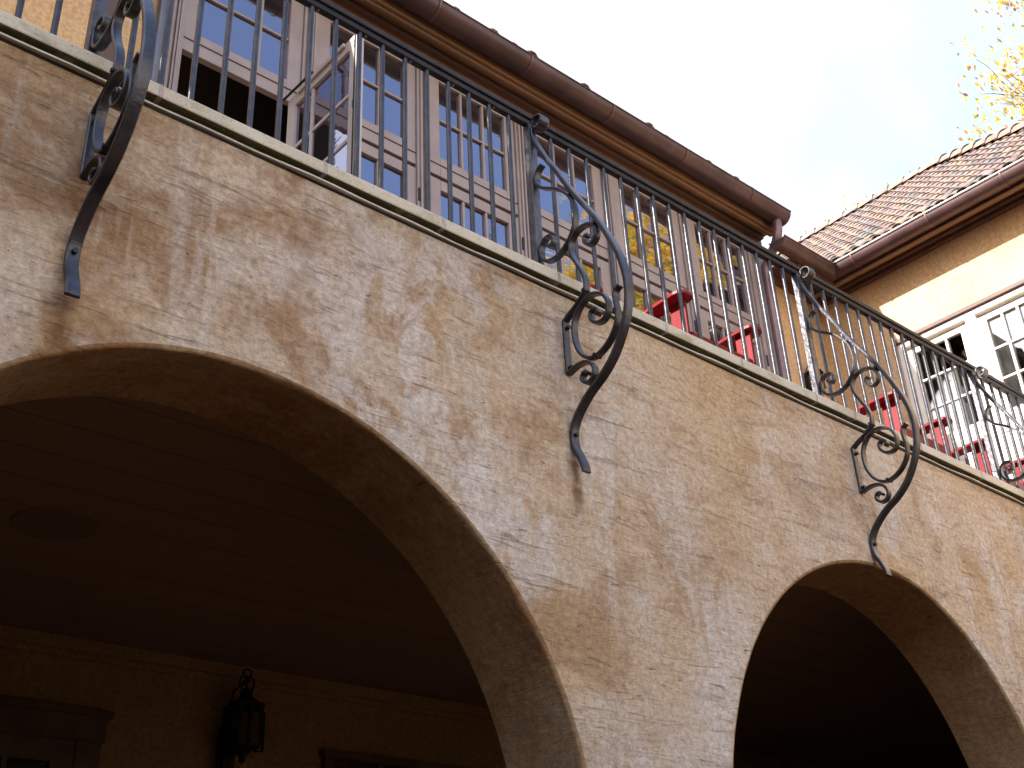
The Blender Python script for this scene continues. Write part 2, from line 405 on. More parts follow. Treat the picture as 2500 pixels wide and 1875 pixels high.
# ---------------------------------------------------------------- porch under the terrace
ph = thing('porch', (2.5, 3.8, 0), 'dark porch room seen through the arches with board ceiling and tan back wall', 'porch')
c = MB(); c.box(-4, 10, .12, YH-.01, 4.0, DECK-.004); c.build('terrace_deck', M['stone'], ph)
c = MB(); c.box(-4, 18, YB, 3.95, 3.95, 3.995); c.build('ceiling', M['boards'], ph)
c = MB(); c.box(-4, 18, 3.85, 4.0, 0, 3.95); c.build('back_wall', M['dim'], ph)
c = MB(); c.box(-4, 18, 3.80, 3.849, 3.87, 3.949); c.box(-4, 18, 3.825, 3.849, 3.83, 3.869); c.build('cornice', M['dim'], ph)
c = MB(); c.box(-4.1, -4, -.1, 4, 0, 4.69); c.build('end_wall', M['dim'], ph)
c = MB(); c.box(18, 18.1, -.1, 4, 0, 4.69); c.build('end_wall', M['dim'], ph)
c = MB(); c.add([(.85+.2*math.cos(a*math.pi/16), 2.15+.2*math.sin(a*math.pi/16), 3.94) for a in range(32)] +
                [(.85+.21*math.cos(a*math.pi/16), 2.15+.21*math.sin(a*math.pi/16), 3.9499) for a in range(32)],
                [tuple(reversed(range(32)))] + [(k, (k+1) % 32, 32+(k+1) % 32, 32+k) for k in range(32)])
c.build('round_speaker', simple('speaker_cloth', (.19, .12, .075), (.22, .14, .09), 30, .9), ph)
dr = MB()
dr.box(.55, .70, 3.79, 3.849, 0, 3.33); dr.box(1.76, 1.91, 3.79, 3.849, 0, 3.33); dr.box(.53, 1.93, 3.78, 3.849, 3.33, 3.48); dr.box(.50, 1.96, 3.76, 3.849, 3.48, 3.52)
d = dr.build('door_frame', M['door'], ph)
dr = MB(); dr.box(.70, .83, 3.80, 3.84, 0, 3.33); dr.box(1.62, 1.76, 3.80, 3.84, 0, 3.33); dr.box(.83, 1.62, 3.80, 3.84, 3.2, 3.33); dr.box(.83, 1.62, 3.80, 3.84, 0, 1.2)
dr.box(1.09, 1.12, 3.80, 3.84, 1.2, 3.2); dr.box(1.34, 1.37, 3.80, 3.84, 1.2, 3.2)
for z in (1.7, 2.2, 2.7): dr.box(.83, 1.62, 3.805, 3.835, z, z+.03)
d = dr.build('porch_door', M['door'], ph)
dr = MB(); dr.box(.83, 1.62, 3.825, 3.83, 1.2, 3.2); dr.build('pane', M['glass'], d)
dr = MB(); dr.tube([(1.68, 3.79, 1.75), (1.68, 3.74, 1.75), (1.60, 3.74, 1.75)], .01); dr.build('handle', M['black'], d)
dr = MB(); dr.box(3.52, 3.60, 3.80, 3.849, .9, 3.42); dr.box(5.2, 5.28, 3.80, 3.849, .9, 3.42); dr.box(3.50, 5.30, 3.78, 3.849, 3.42, 3.47); dr.box(3.6, 5.2, 3.80, 3.849, .9, 1.0)
for i in range(1, 4): dr.box(3.6+i*.4-.02, 3.6+i*.4+.02, 3.81, 3.84, 1.0, 3.42)
for z in (1.6, 2.2, 2.8): dr.box(3.6, 5.2, 3.812, 3.838, z, z+.035)
d = dr.build('porch_window', M['door'], ph)
dr = MB(); dr.box(3.6, 5.2, 3.83, 3.835, 1.0, 3.42); dr.build('pane', M['glass'], d)

def lantern(x, y, z, k, label, name='wall_lantern'):
    """carriage lantern: scroll top, four-sided glazed body, wall plate; z = top of the roof plate"""
    t = thing(name, (x, y, z-.45*k), label, 'lantern')
    q = lambda a: a*k
    b = MB(); b.box(x-q(.10), x-q(.05), y+q(.10), y+q(.16), z-q(.62), z-q(.02)); b.box(x-q(.13), x+q(.02), y+q(.145), y+q(.165), z-q(.60), z-q(.18)); b.build('wall_plate', M['black'], t)
    b = MB(); b.lathe(x, y, [(q(.13), z-q(.035)), (q(.135), z-q(.02)), (q(.06), z+q(.03)), (q(.045), z+q(.07)), (q(.06), z+q(.08)), (q(.02), z+q(.10)), (0.001, z+q(.12))], 8, False); b.build('roof', M['black'], t)
    b = MB()
    for sx in (-1, 1):
        for sy in (-1, 1): b.box(x+sx*q(.095)-q(.010), x+sx*q(.095)+q(.010), y+sy*q(.095)-q(.010), y+sy*q(.095)+q(.010), z-q(.33), z-q(.02))
    b.box(x-q(.012), x+q(.012), y-q(.107), y-q(.093), z-q(.33), z-q(.02))
    b.box(x-q(.11), x+q(.11), y-q(.11), y+q(.11), z-q(.35), z-q(.33)); b.box(x-q(.11), x+q(.11), y-q(.11), y+q(.11), z-q(.045), z-q(.02))
    b.tube([(x+q(.10), y, z-q(.06)), (x+q(.17), y, z-q(.06)), (x+q(.17), y, z-q(.36)), (x+q(.10), y, z-q(.36))], q(.010), 6)
    b.build('cage', M['black'], t)
    b = MB(); b.box(x-q(.085), x+q(.085), y-q(.085), y+q(.085), z-q(.328), z-q(.05)); b.build('glass', M['lglass'], t)
    b = MB()
    for s_ in (-1, 1): b.tube([(x+s_*q(a), y, z+q(c_)) for a, c_ in smooth([(.02, .09), (.06, .12), (.055, .18), (.02, .20), (.015, .165), (.035, .155)])], q(.008), 6)
    b.tube([(x+q(.035)*math.cos(i*.524), y, z+q(.225)+q(.030)*math.sin(i*.524)) for i in range(13)], q(.008), 6)
    b.tube([(x, y, z+q(.08)), (x, y, z+q(.20))], q(.009), 6)
    b.tube([(x-q(.07), y+q(.12), z-q(.02)), (x-q(.06), y+q(.08), z+q(.1)), (x, y, z+q(.16))], q(.010), 6)
    b.build('scroll_finial', M['black'], t)
    b = MB(); b.lathe(x, y, [(q(.09), z-q(.35)), (q(.05), z-q(.39)), (q(.02), z-q(.42)), (q(.028), z-q(.44)), (0.001, z-q(.47))], 8); b.build('drop', M['black'], t)
    return t
lantern(2.80, 3.66, 3.67, .85, 'black glazed lantern with scroll top on the porch back wall inside the big arch', 'porch_lantern')

# ---------------------------------------------------------------- the house behind the terrace
hs = thing('house', (3.5, YH, DECK), 'tan stucco house behind the balcony with a row of taupe windows under a copper gutter', 'house')
c = MB(); c.box(-4, .86, YH, YH+.2, 0+DECK-.6, 7.83); c.build('wall', M['tan'], hs)
c = MB(); c.box(6.50, XW, YH, YH+.2, DECK-.6, 7.79); c.build('wall', M['tan'], hs)
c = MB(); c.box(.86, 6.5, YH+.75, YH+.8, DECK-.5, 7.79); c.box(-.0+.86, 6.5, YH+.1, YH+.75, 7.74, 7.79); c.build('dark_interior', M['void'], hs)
# timber posts (pilasters) with mouldings between the windows
PIL = [.91 + .905*i for i in range(7)]
for i, x in enumerate(PIL):
    c = MB()
    w_ = .055 if i < 6 else .12
    xo = x if i < 6 else x + .06
    c.box(xo-w_, xo+w_, YH-.012, YH+.10, DECK, 7.69)
    c.box(xo-w_*.62, xo-w_*.28, YH-.026, YH-.010, DECK, 7.69); c.box(xo+w_*.28, xo+w_*.62, YH-.026, YH-.010, DECK, 7.69)
    c.box(xo-w_*.12, xo+w_*.12, YH-.034, YH-.010, DECK, 7.69)
    c.build('post', M['taupe'], hs, .003)
c = MB(); c.box(.86, 6.50, YH-.02, YH+.1, 7.69, 7.84); c.build('head_board', M['soffit'], hs, .003)
def sash(name, x0, x1, z0, z1, cols, rows, bot, top, side, y=YH+.004, axis=0, matk='taupe', parent=hs, th=.045):
    """glazed frame, cols x rows of panes; axis 0: runs along x at y; axis 1: runs along y at x=y"""
    f = MB()
    def bx(a0, a1, b0, b1, d0, d1):
        if axis == 0: f.box(a0, a1, y+d0, y+d1, b0, b1)
        else: f.box(y+d0, y+d1, a0, a1, b0, b1)
    bx(x0, x0+side, z0, z1, 0, th); bx(x1-side, x1, z0, z1, 0, th)
    bx(x0+side, x1-side, z0, z0+bot, 0, th); bx(x0+side, x1-side, z1-top, z1, 0, th)
    gx0, gx1, gz0, gz1 = x0+side, x1-side, z0+bot, z1-top
    for i in range(1, cols):
        a = gx0+(gx1-gx0)*i/cols; bx(a-.010, a+.010, gz0, gz1, .004, th-.004)
    for j in range(1, rows):
        b = gz0+(gz1-gz0)*j/rows; bx(gx0, gx1, b-.009, b+.009, .007, th-.007)
    fo = f.build(name, M[matk], parent, .004)
    f = MB(); bx(gx0, gx1, gz0, gz1, th*.55, th*.55+.006); f.build('pane', M['glass'] if matk == 'taupe' else M['clear'], fo)
    return fo
for i in range(6):
    a, b = PIL[i]+.056, PIL[i+1]-.056
    if i == 5: b = PIL[6]-.062
    sash('window', a, b, 6.765, 7.69, 3, 2, .165, .075, .095)
    c = MB(); c.box(a, b, YH-.002, YH+.0035, 6.855, 6.861); c.build('drip_line', M['darkwood'], hs)
    if i > 0:
        m_ = sash('french_door', a, b, DECK+.02, 6.735, 3, 5, .30, .085, .095)
        h = MB(); h.box(b-.05, b-.035, YH-.012, YH+.02, 5.9, 6.08); h.tube([(b-.042, YH-.01, 6.0), (b-.042, YH-.04, 6.0), (b-.10, YH-.04, 6.0)], .007); h.build('handle', M['black'], m_)
        h = MB(); h.tube([(b+.012, YH-.016, 6.46), (b+.012, YH-.016, 6.56)], .008, 6); h.build('hinge', M['black'], m_)
# open leaf, swung out square to the wall at the right side of the first opening
ol = thing('open_door_leaf', (1.69, YH, DECK), None, None); ol.parent = hs; ol.location = (1.69-3.5, 0, 0)
for k in ('label', 'category'):
    if k in ol: del ol[k]
def leaf():
    f = MB(); x0, x1 = 1.665, 1.705; y0, y1 = .82, 1.57; z0, z1 = DECK+.02, 6.725
    f.box(x0, x1, y0, y0+.085, z0, z1); f.box(x0, x1, y1-.085, y1, z0, z1); f.box(x0, x1, y0+.085, y1-.085, z1-.085, z1); f.box(x0, x1, y0+.085, y1-.085, z0, z0+.3)
    for a in (1.085, 1.305): f.box(x0+.006, x1-.006, a-.012, a+.012, z0+.3, z1-.085)
    for j in range(1, 5):
        b = z0+.3+(z1-.385-z0)*j/5; f.box(x0+.009, x1-.009, y0+.085, y1-.085, b-.012, b+.012)
    f.box(x0-.016, x0, y0+.13, y0+.62, z1-.034, z1-.004)
    o = f.build('leaf_frame', M['leafpaint'], ol, .003)
    o['label'] = 'cream painted leaf frame caught by the sun'
    g_ = MB(); g_.box(1.682, 1.687, y0+.085, y1-.085, z0+.3, z1-.085); g_.build('pane', M['glass'], o)
    h = MB()
    for z in (6.62, 6.17, 5.4): h.tube([(x0-.004, y0+.03, z), (x0-.004, y0+.03, z+.05)], .006, 6)
    h.box(x0-.006, x0, y0+.024, y0+.030, z0, z1)
    h.build('hinge', M['black'], o)
    s_ = MB(); s_.tube([(1.640, 1.585, 6.735), (1.652, 1.28, 6.745)], .008, 6); s_.build('stay', M['black'], o)
leaf()
# eaves and gutter of the house
c = MB(); c.box(-4, 6.50, 1.43, YH, 7.84, 7.87); c.box(-4, 6.50, 1.405, 1.43, 7.80, 8.0); c.build('soffit', M['soffit'], hs)
c = MB(); c.box(-4, 6.49, 1.432, 1.475, 7.785, 7.839); c.build('eave_moulding', M['soffit'], hs, .012)
c = MB(); c.box(-4, 6.48, YH-.07, YH-.001, 7.80, 7.8395); c.build('crown_moulding', M['darkwood'], hs, .012)
def gutter(a, b, r, axis, parent, seams, sign=1, lip=.008):
    """half-round gutter from a to b (points on its axis at rim height); axis 'x' or 'y' gives its run"""
    n = 12; g_ = MB()
    def sec(p, rr):
        out = []
        for k in range(n+1):
            t = math.pi*k/n; u_, v_ = -math.cos(t)*rr, -math.sin(t)*rr
            out.append((p[0], p[1]+u_, p[2]+v_) if axis == 'x' else (p[0]+u_, p[1], p[2]+v_))
        return out
    for rr, fl in ((r, 1), (r-.004, 0)):
        vs = sec(a, rr) + sec(b, rr); m_ = n+1
        g_.add(vs, [(k, k+1, m_+k+1, m_+k) if fl else (k+1, k, m_+k, m_+k+1) for k in range(n)], True)
    g_.add(sec(a, r), [tuple(range(n+1))]); g_.add(sec(b, r), [tuple(reversed(range(n+1)))])
    for sg in (-1, 1):
        o_ = (0, sg*r, 0) if axis == 'x' else (sg*r, 0, 0)
        g_.tube([Vector(a)+Vector(o_)+Vector((0, 0, .004)), Vector(b)+Vector(o_)+Vector((0, 0, .004))], lip, 8)
    o = g_.build('gutter', M['copper'], parent)
    for q in seams:
        s_ = MB(); p = (q, a[1], a[2]) if axis == 'x' else (a[0], q, a[2])
        for k in range(n):
            pass
        d_ = .007; e = (d_, 0, 0) if axis == 'x' else (0, d_, 0)
        vs = sec(tuple(p[i]-e[i] for i in range(3)), r+.007) + sec(tuple(p[i]+e[i] for i in range(3)), r+.007); m_ = n+1
        s_.add(vs, [(k, k+1, m_+k+1, m_+k) for k in range(n)], True)
        s_.build('gutter_seam', M['seam'], o)
    return o
gutter((-4, 1.33, 7.93), (6.50, 1.33, 7.93), .098, 'x', hs, [3.45+.845*i for i in range(-4, 4)])
c = MB(); c.tube(smooth([(6.40, 1.33, 7.87), (6.40, 1.33, 7.76), (6.405, 1.37, 7.65), (6.42, 1.46, 7.56), (6.43, 1.53, 7.48), (6.435, 1.545, 7.38)], 4) + [(6.435, 1.545, DECK)], .042, 12); c.build('gutter_elbow', M['elbow'], hs)
# lower eave between the high roof and the wing
c = MB(); c.box(6.49, 7.02, 1.27, YH, 7.46, 7.49); c.box(6.49, 7.02, 1.245, 1.27, 7.38, 7.50); c.box(6.49, 7.16, YH-.05, YH-.001, 7.40, 7.459); c.build('lower_soffit', M['darkwood'], hs, .004)
gutter((6.15, 1.20, 7.455), (6.93, 1.20, 7.455), .08, 'x', hs, [])
c = MB(); c.tube([(.80, YH-.08, DECK), (.80, YH-.08, 7.80)], .042, 14); c.build('downspout', M['pipe'], hs)
c = MB(); c.box(.50, .585, YH-.03, YH-.001, DECK, 7.79); c.build('corner_board', M['darkwood'], hs)
# roof slab with clay tiles
TC = [(.44, .24, .18), (.40, .25, .20), (.34, .26, .23), (.50, .30, .18), (.38, .29, .26), (.25, .22, .21), (.45, .28, .22), (.56, .35, .20), (.36, .22, .18), (.42, .27, .23)]
def barrel(mb, p, d, s_, nrm, L_, r0, r1, n=7, hf=1.05, lf=.013, th=.012):
    """one barrel tile: p low end centre, d direction up the slope, s_ sideways, nrm outward"""
    mb.c = random.choice(TC); j = random.uniform(.92, 1.1); mb.c = tuple(v*j for v in mb.c); gq = sum(mb.c)/3; mb.c = tuple((v*.72+gq*.28)*(.50 if hf < .9 else .58) for v in mb.c)
    q = p + d*L_; rows = []
    for base, r, lift in ((p, r0, lf), (q, r1, 0)):
        for rr in (r, r-th):
            rows.append([base + nrm*lift + s_*(-math.cos(math.pi*k/n)*rr) + nrm*(math.sin(math.pi*k/n)*(r*hf-(r-rr))) for k in range(n+1)])
    m_ = n+1; vs = [v for r_ in rows for v in r_]
    fo = [(k, k+1, 2*m_+k+1, 2*m_+k) for k in range(n)]
    fi = [(m_+k+1, m_+k, 3*m_+k, 3*m_+k+1) for k in range(n)]
    fe = [(k+1, k, m_+k, m_+k+1) for k in range(n)]
    mb.add(vs, fo+fi, True); mb.add(vs, fe, False)
c = MB(); c.c = (.3, .2, .15)
c.add([(-4, 1.36, 7.93), (6.48, 1.36, 7.93), (4.2, 4.6, 10.6), (-4, 4.6, 10.6), (-4, 1.36, 7.90), (6.48, 1.36, 7.90), (4.2, 4.6, 10.56), (-4, 4.6, 10.56)],
      [(0, 1, 2, 3), (4, 7, 6, 5), (0, 4, 5, 1), (1, 5, 6, 2)])
dS = Vector((0, 1, .82)).normalized(); nS = Vector((0, -.82, 1)).normalized()
for i in range(57):
    for k in range(3):
        x = -3.9 + .18*i
        barrel(c, Vector((x, 1.315+random.uniform(-.012, .012), 7.893+(.030 if random.random() < .22 else 0)+random.uniform(-.006, .006))) + dS*(.185*k), dS, Vector((1, 0, 0)), nS, .25, .085, .070)
c.build('roof', M['tile'], hs)

# ---------------------------------------------------------------- right wing
wg = thing('house_wing', (XW, 0, 0), 'sunlit tan stucco wing at the right with barrel tile roof and cream glazed doors', 'house')
c = MB(); c.box(XW, XW+.25, -2.25, -.92, 4.1, 7.43)   # beyond the doors
c.box(XW, XW+.25, .92, YH+.2, 4.1, 7.43); c.box(XW, XW+.25, -.92, .92, 6.68, 7.43); c.box(XW, XW+.25, -.92, .92, 4.1, DECK)
c.box(XW+.25, 11, -2.25, -2.0, 4.1, 7.43); c.build('wall', M['tan'], wg)
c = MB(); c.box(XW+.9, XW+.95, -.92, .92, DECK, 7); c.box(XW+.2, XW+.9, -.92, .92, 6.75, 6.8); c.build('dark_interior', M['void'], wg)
c = MB(); c.box(XW-.012, XW+.10, .86, .919, DECK, 6.63); c.box(XW-.012, XW+.10, -.919, -.86, DECK, 6.63); c.box(XW-.012, XW+.10, -.919, .919, 6.63, 6.679)
for y in (.255, -.365): c.box(XW-.006, XW+.10, y-.045, y+.045, DECK, 6.63)
c.build('door_casing', M['white'], wg, .004)
c = MB(); c.box(XW-.035, XW-.001, -.98, .95, 6.68, 6.72); c.build('lintel_trim', M['darkwood'], wg, .006)
for a, b in ((.30, .86), (-.32, .21), (-.86, -.41)):
    d = sash('wing_door', a, b, 5.58, 6.60, 3, 3, .17, .045, .07, XW+.02, 1, 'white', wg)
    c = MB(); c.box(XW+.02, XW+.065, a, b, DECK+.02, 5.57); c.build('lower_panel', M['white'], d, .004)
def curtain(edge):
    # edge: (y, bottom z) pairs; pleated cloth hanging from z 6.62 just behind the glass
    c = MB(); n = 40; ys = [edge[0][0] + (edge[-1][0]-edge[0][0])*i/n for i in range(n+1)]
    def bz(y):
        for (a, za), (b, zb) in zip(edge, edge[1:]):
            if min(a, b)-1e-6 <= y <= max(a, b)+1e-6: return za + (zb-za)*(y-a)/(b-a)
        return edge[-1][1]
    vs = []
    for i, y in enumerate(ys):
        x = XW+.15+.014*math.sin(y*75); z = bz(y)
        vs += [(x, y, z), (x+.008*math.sin(y*40), y, (z+6.64)/2), (x, y, 6.64)]
    fs = [(3*i+k, 3*i+3+k, 3*i+4+k, 3*i+1+k) for i in range(n) for k in (0, 1)]
    c.add(vs, fs, True); o = c.build('curtain', M['curtain'], wg)
    so_ = o.modifiers.new('thick', 'SOLIDIFY'); so_.thickness = .003
curtain([(.80, 6.50), (.72, 6.42), (.66, 6.30), (.60, 6.46), (.53, 6.53), (.46, 6.44), (.40, 6.25), (.34, 5.6)])
curtain([(.19, 5.0), (.10, 5.0), (.05, 6.12), (.02, 6.36), (-.03, 6.40), (-.06, 5.9), (-.10, 5.2), (-.30, 5.0)])
curtain([(-.42, 5.0), (-.84, 5.0)])
c = MB(); c.box(7.02, XW-.001, -2.3, 1.55, 7.455, 7.49); c.build('soffit', M['eave'], wg)
c = MB(); c.box(6.995, 7.02, -2.3, 1.5, 7.375, 7.50); c.build('fascia', M['darkwood'], wg, .004)
c = MB(); c.box(XW-.075, XW-.001, -2.3, 1.55, 7.415, 7.454); c.box(XW-.045, XW-.001, -2.3, 1.55, 7.375, 7.4149); c.build('crown_moulding', M['darkwood'], wg, .01)
gutter((6.93, 1.24, 7.46), (6.93, -2.3, 7.46), .08, 'y', wg, [.95, .22, -.45, -1.1, -1.8])
c = MB(); c.box(6.838, 6.856, -2.3, 1.22, 7.468, 7.4755); c.build('sunlit_lip', M['white'], wg)  # pale strip: sunlight on the copper rim put into the colour
# wing roof: slope rising from the gutter (45 degrees nearly), ridge, hip, barrel tiles
PT = math.atan2(1.93, 2.0); X0, Z0, XR, ZR = 6.90, 7.50, 8.85, 9.43
dS = Vector((math.cos(PT), 0, math.sin(PT))); nS = Vector((-math.sin(PT), 0, math.cos(PT))); sY = Vector((0, 1, 0))
YR = .90; YF = -2.2
c = MB(); c.c = (.22, .12, .09)
c.add([(X0, YF, Z0-.02), (XR, YR, ZR-.02), (XR, 4.2, ZR-.02), (X0, 4.2, Z0-.02)], [(0, 1, 2, 3)])
c.add([(X0, YF, Z0-.02), (X0+6, YF, Z0-.02), (XR+2, YR, ZR-.02), (XR, YR, ZR-.02)], [(0, 1, 2, 3)])
c.add([(XR, YR, ZR-.02), (XR+2, 4.2, Z0+.4), (XR, 4.2, ZR-.02)], [(0, 1, 2)])
y = YF + .06; ci = 0
while y < 4.2:
    ci += 1
    slope_len = (XR-X0)/math.cos(PT)*(1 if y > YR else (y-YF)/(YR-YF))
    k = 0
    while k*.187 < slope_len-.06:
        p = Vector((X0-.012, y+random.uniform(-.004, .004), Z0-.012)) + dS*(k*.187+random.uniform(-.01, .01)) + nS*random.uniform(-.001, .0015)
        if k == 0: p += nS*(.010 if ci % 2 else -.002) - dS*(.02 if ci % 2 else 0)
        barrel(c, p, dS, sY, nS, .25, .0525, .044, 8, .62, .010, .007)
        # pan tile course in the valley between columns
        k += 1
    y += .101
# ridge and hip caps
yy = YR-.05
rd = Vector((0, 1, 0))
while yy < 4.2:
    barrel(c, Vector((XR, yy, ZR-.055)), rd, Vector((1, 0, 0)), Vector((0, 0, 1)), .24, .085, .075, 8, 1.15, .010, .008); yy += .19
a = Vector((X0-.02, YF, Z0)); b = Vector((XR, YR, ZR)); hd = (b-a).normalized(); hs_ = hd.cross(Vector((0, 0, 1))).normalized(); hn = hs_.cross(hd).normalized()
t = 0
while t < (b-a).length-.1:
    barrel(c, a + hd*t - hn*.040, hd, hs_, hn, .28, .100, .088, 8, .95, .012, .008); t += .215
# small mortar stubs along the ridge
for i in range(9):
    yq = 1.15 + i*.27; c.c = (.25, .16, .12)
    c.tube([(XR-.03, yq, ZR+.02), (XR-.045, yq, ZR+.065)], .007, 5)
c.build('roof', M['tile'], wg)

# ---------------------------------------------------------------- iron railing
rl = thing('balcony_railing', (3.2, 0, DECK), 'long black wrought iron balcony railing of slim balusters on the stone coping', 'railing')
XA, XB = -3.2, XW-.004
c = MB(); c.box(XA, XB, -.018, .018, 5.715, 5.747); c.box(XA, XB, -.030, .030, 5.7475, 5.776); c.build('handrail', M['rail'], rl, .006)
n_ = -16
bal0 = None
for n_ in list(range(-22, 0)) + list(range(1, 57)):
    if n_ in (17, 34, 50, -17): continue
    x = PX(n_)
    if n_ > 50: x = PX(50)+G+(n_-50)*S3
    if x > XB-.04: continue
    if bal0 is None:
        b = MB(); b.tube([(x, 0, 4.702), (x, 0, 5.20), (x, 0, 5.716)], .0123, 8)
        bal0 = b.build('baluster', M['iron'], rl); bx0 = x
    else:
        o = bal0.copy(); COL.objects.link(o); o.parent = rl; o.location = (x-bx0, 0, 0)
for x in [-(POSTS[1]-POSTS[0])+POSTS[0]] + POSTS:
    b = MB()
    b.box(x-.024, x+.024, -.022, .022, 4.702, 5.7155); b.build('post', M['hammered'], rl, .003)
b = MB()
for i in range(-12, 28):
    x = .13 + .2576*i; b.lathe(x, 0, [(.0001, 5.7085), (.007, 5.710), (.008, 5.7149)], 8)
b.build('rail_screw', M['pipe'], rl)

# ---------------------------------------------------------------- scroll brackets, in the plane across the wall
main = [(-.020, 5.690), (-.022, 5.644), (-.037, 5.597), (-.074, 5.513), (-.11, 5.437), (-.183, 5.303), (-.258, 5.151), (-.319, 5.045), (-.397, 4.911), (-.446, 4.81), (-.486, 4.717), (-.519, 4.629),
        (-.540, 4.54), (-.548, 4.45), (-.536, 4.355), (-.508, 4.278), (-.465, 4.204), (-.417, 4.146), (-.354, 4.095), (-.284, 4.055), (-.229, 4.012), (-.184, 3.965), (-.160, 3.917), (-.155, 3.868), (-.163, 3.824), (-.187, 3.775), (-.205, 3.731), (-.210, 3.700)]
s1 = [(-.080, 5.420), (-.050, 5.402), (-.034, 5.364), (-.037, 5.324), (-.064, 5.286), (-.112, 5.252), (-.166, 5.214), (-.211, 5.169), (-.252, 5.111), (-.272, 5.046), (-.273, 4.978), (-.256, 4.921), (-.224, 4.880), (-.182, 4.850), (-.138, 4.835),
      (-.090, 4.838), (-.050, 4.862), (-.032, 4.900), (-.036, 4.944), (-.062, 4.975), (-.100, 4.975), (-.122, 4.948), (-.112, 4.918), (-.088, 4.920), (-.080, 4.938)]
s2 = [(-.345, 4.842), (-.325, 4.838), (-.322, 4.810), (-.345, 4.785), (-.375, 4.786), (-.397, 4.812), (-.394, 4.855), (-.364, 4.890), (-.320, 4.904), (-.273, 4.898), (-.239, 4.871), (-.227, 4.832), (-.236, 4.780), (-.262, 4.721), (-.288, 4.669), (-.303, 4.615),
      (-.300, 4.566), (-.272, 4.537), (-.232, 4.510), (-.189, 4.490)]
s2b = [(-.189, 4.490), (-.1535, 4.468)]
plate = [(-.1525, 4.470), (-.1525, 4.369), (-.1525, 4.276), (-.1525, 4.196)]
s3 = [(-.1535, 4.198), (-.190, 4.208), (-.223, 4.212), (-.265, 4.205), (-.297, 4.182), (-.313, 4.145), (-.298, 4.110), (-.262, 4.102), (-.237, 4.125), (-.240, 4.150), (-.262, 4.158), (-.276, 4.142)]
ring = [(-.505, 4.480), (-.480, 4.468), (-.470, 4.445), (-.470, 4.408), (-.476, 4.363), (-.467, 4.310), (-.433, 4.258), (-.385, 4.222), (-.333, 4.206), (-.290, 4.213), (-.245, 4.250), (-.216, 4.310), (-.206, 4.380), (-.216, 4.440), (-.250, 4.491), (-.298, 4.518), (-.350, 4.516),
        (-.398, 4.488), (-.425, 4.440), (-.422, 4.390), (-.395, 4.360), (-.352, 4.363), (-.322, 4.392), (-.320, 4.428), (-.345, 4.440), (-.365, 4.420), (-.352, 4.400)]
def bracket(x):
    t = thing('scroll_bracket', (x, YW, 3.7), 'x', 'bracket')
    b = MB(); b.strap(smooth(main, 4), x, .039, .022, lambda u: (.75+.4*min(1, u*2.2) + .12*max(0, (u-.9)/.1), 1.0-.3*max(0, (u-.9)/.1))); b.build('main_bar', M['iron'], t)
    b = MB(); b.strap(smooth(s1, 4), x, .036, .0145); b.build('upper_scroll', M['iron'], t)
    b = MB(); b.strap(smooth(s2, 4) + [(-.1535, 4.468)], x, .036, .0145); b.build('middle_scroll', M['iron'], t)
    b = MB(); b.strap(plate, x, .036, .014)
    b.build('wall_plate', M['iron'], t)
    b = MB(); b.strap(smooth(s3, 4), x, .036, .0145); b.build('lower_scroll', M['iron'], t)
    b = MB(); b.strap(smooth(ring, 4), x, .036, .0145); b.build('ring_scroll', M['iron'], t)
    v = [(-.078+.036*math.cos(k*.42+.2)*(1 if k < 14 else .80), 5.692+.036*math.sin(k*.42+.2)*(1 if k < 14 else .80)) for k in range(17)]
    b = MB(); b.strap(v, x, .062, .011); b.build('top_volute', M['iron'], t)
    for a_, b_ in [((x, -.16, z_), (x, -.178, z_)) for z_ in (4.43, 4.225, 3.89)] + [((x-.021, p[0], p[1]), (x+.021, p[0], p[1])) for p in ((-.262, 5.125), (-.398, 4.875), (-.296, 4.56), (-.330, 4.207))]:
        b = MB(); b.tube([a_, b_], .010, 8); b.build('rivet', M['black'], t)
    return t
br = bracket(POSTS[0])
BL = ['dark iron scroll bracket at the far left, seen nearly edge-on',
      'dark iron scroll bracket between the two arches, its whole scrollwork in view',
      'grey iron scroll bracket directly above the crown of the smaller right arch',
      'iron scroll bracket at the right edge in front of the sunlit wing doors']
for i, x in enumerate(POSTS):
    o = br if i == 0 else copy_tree(br)
    o.location.x = x
    tag(o, BL[i], 'bracket', 'scroll brackets holding the balcony railing')

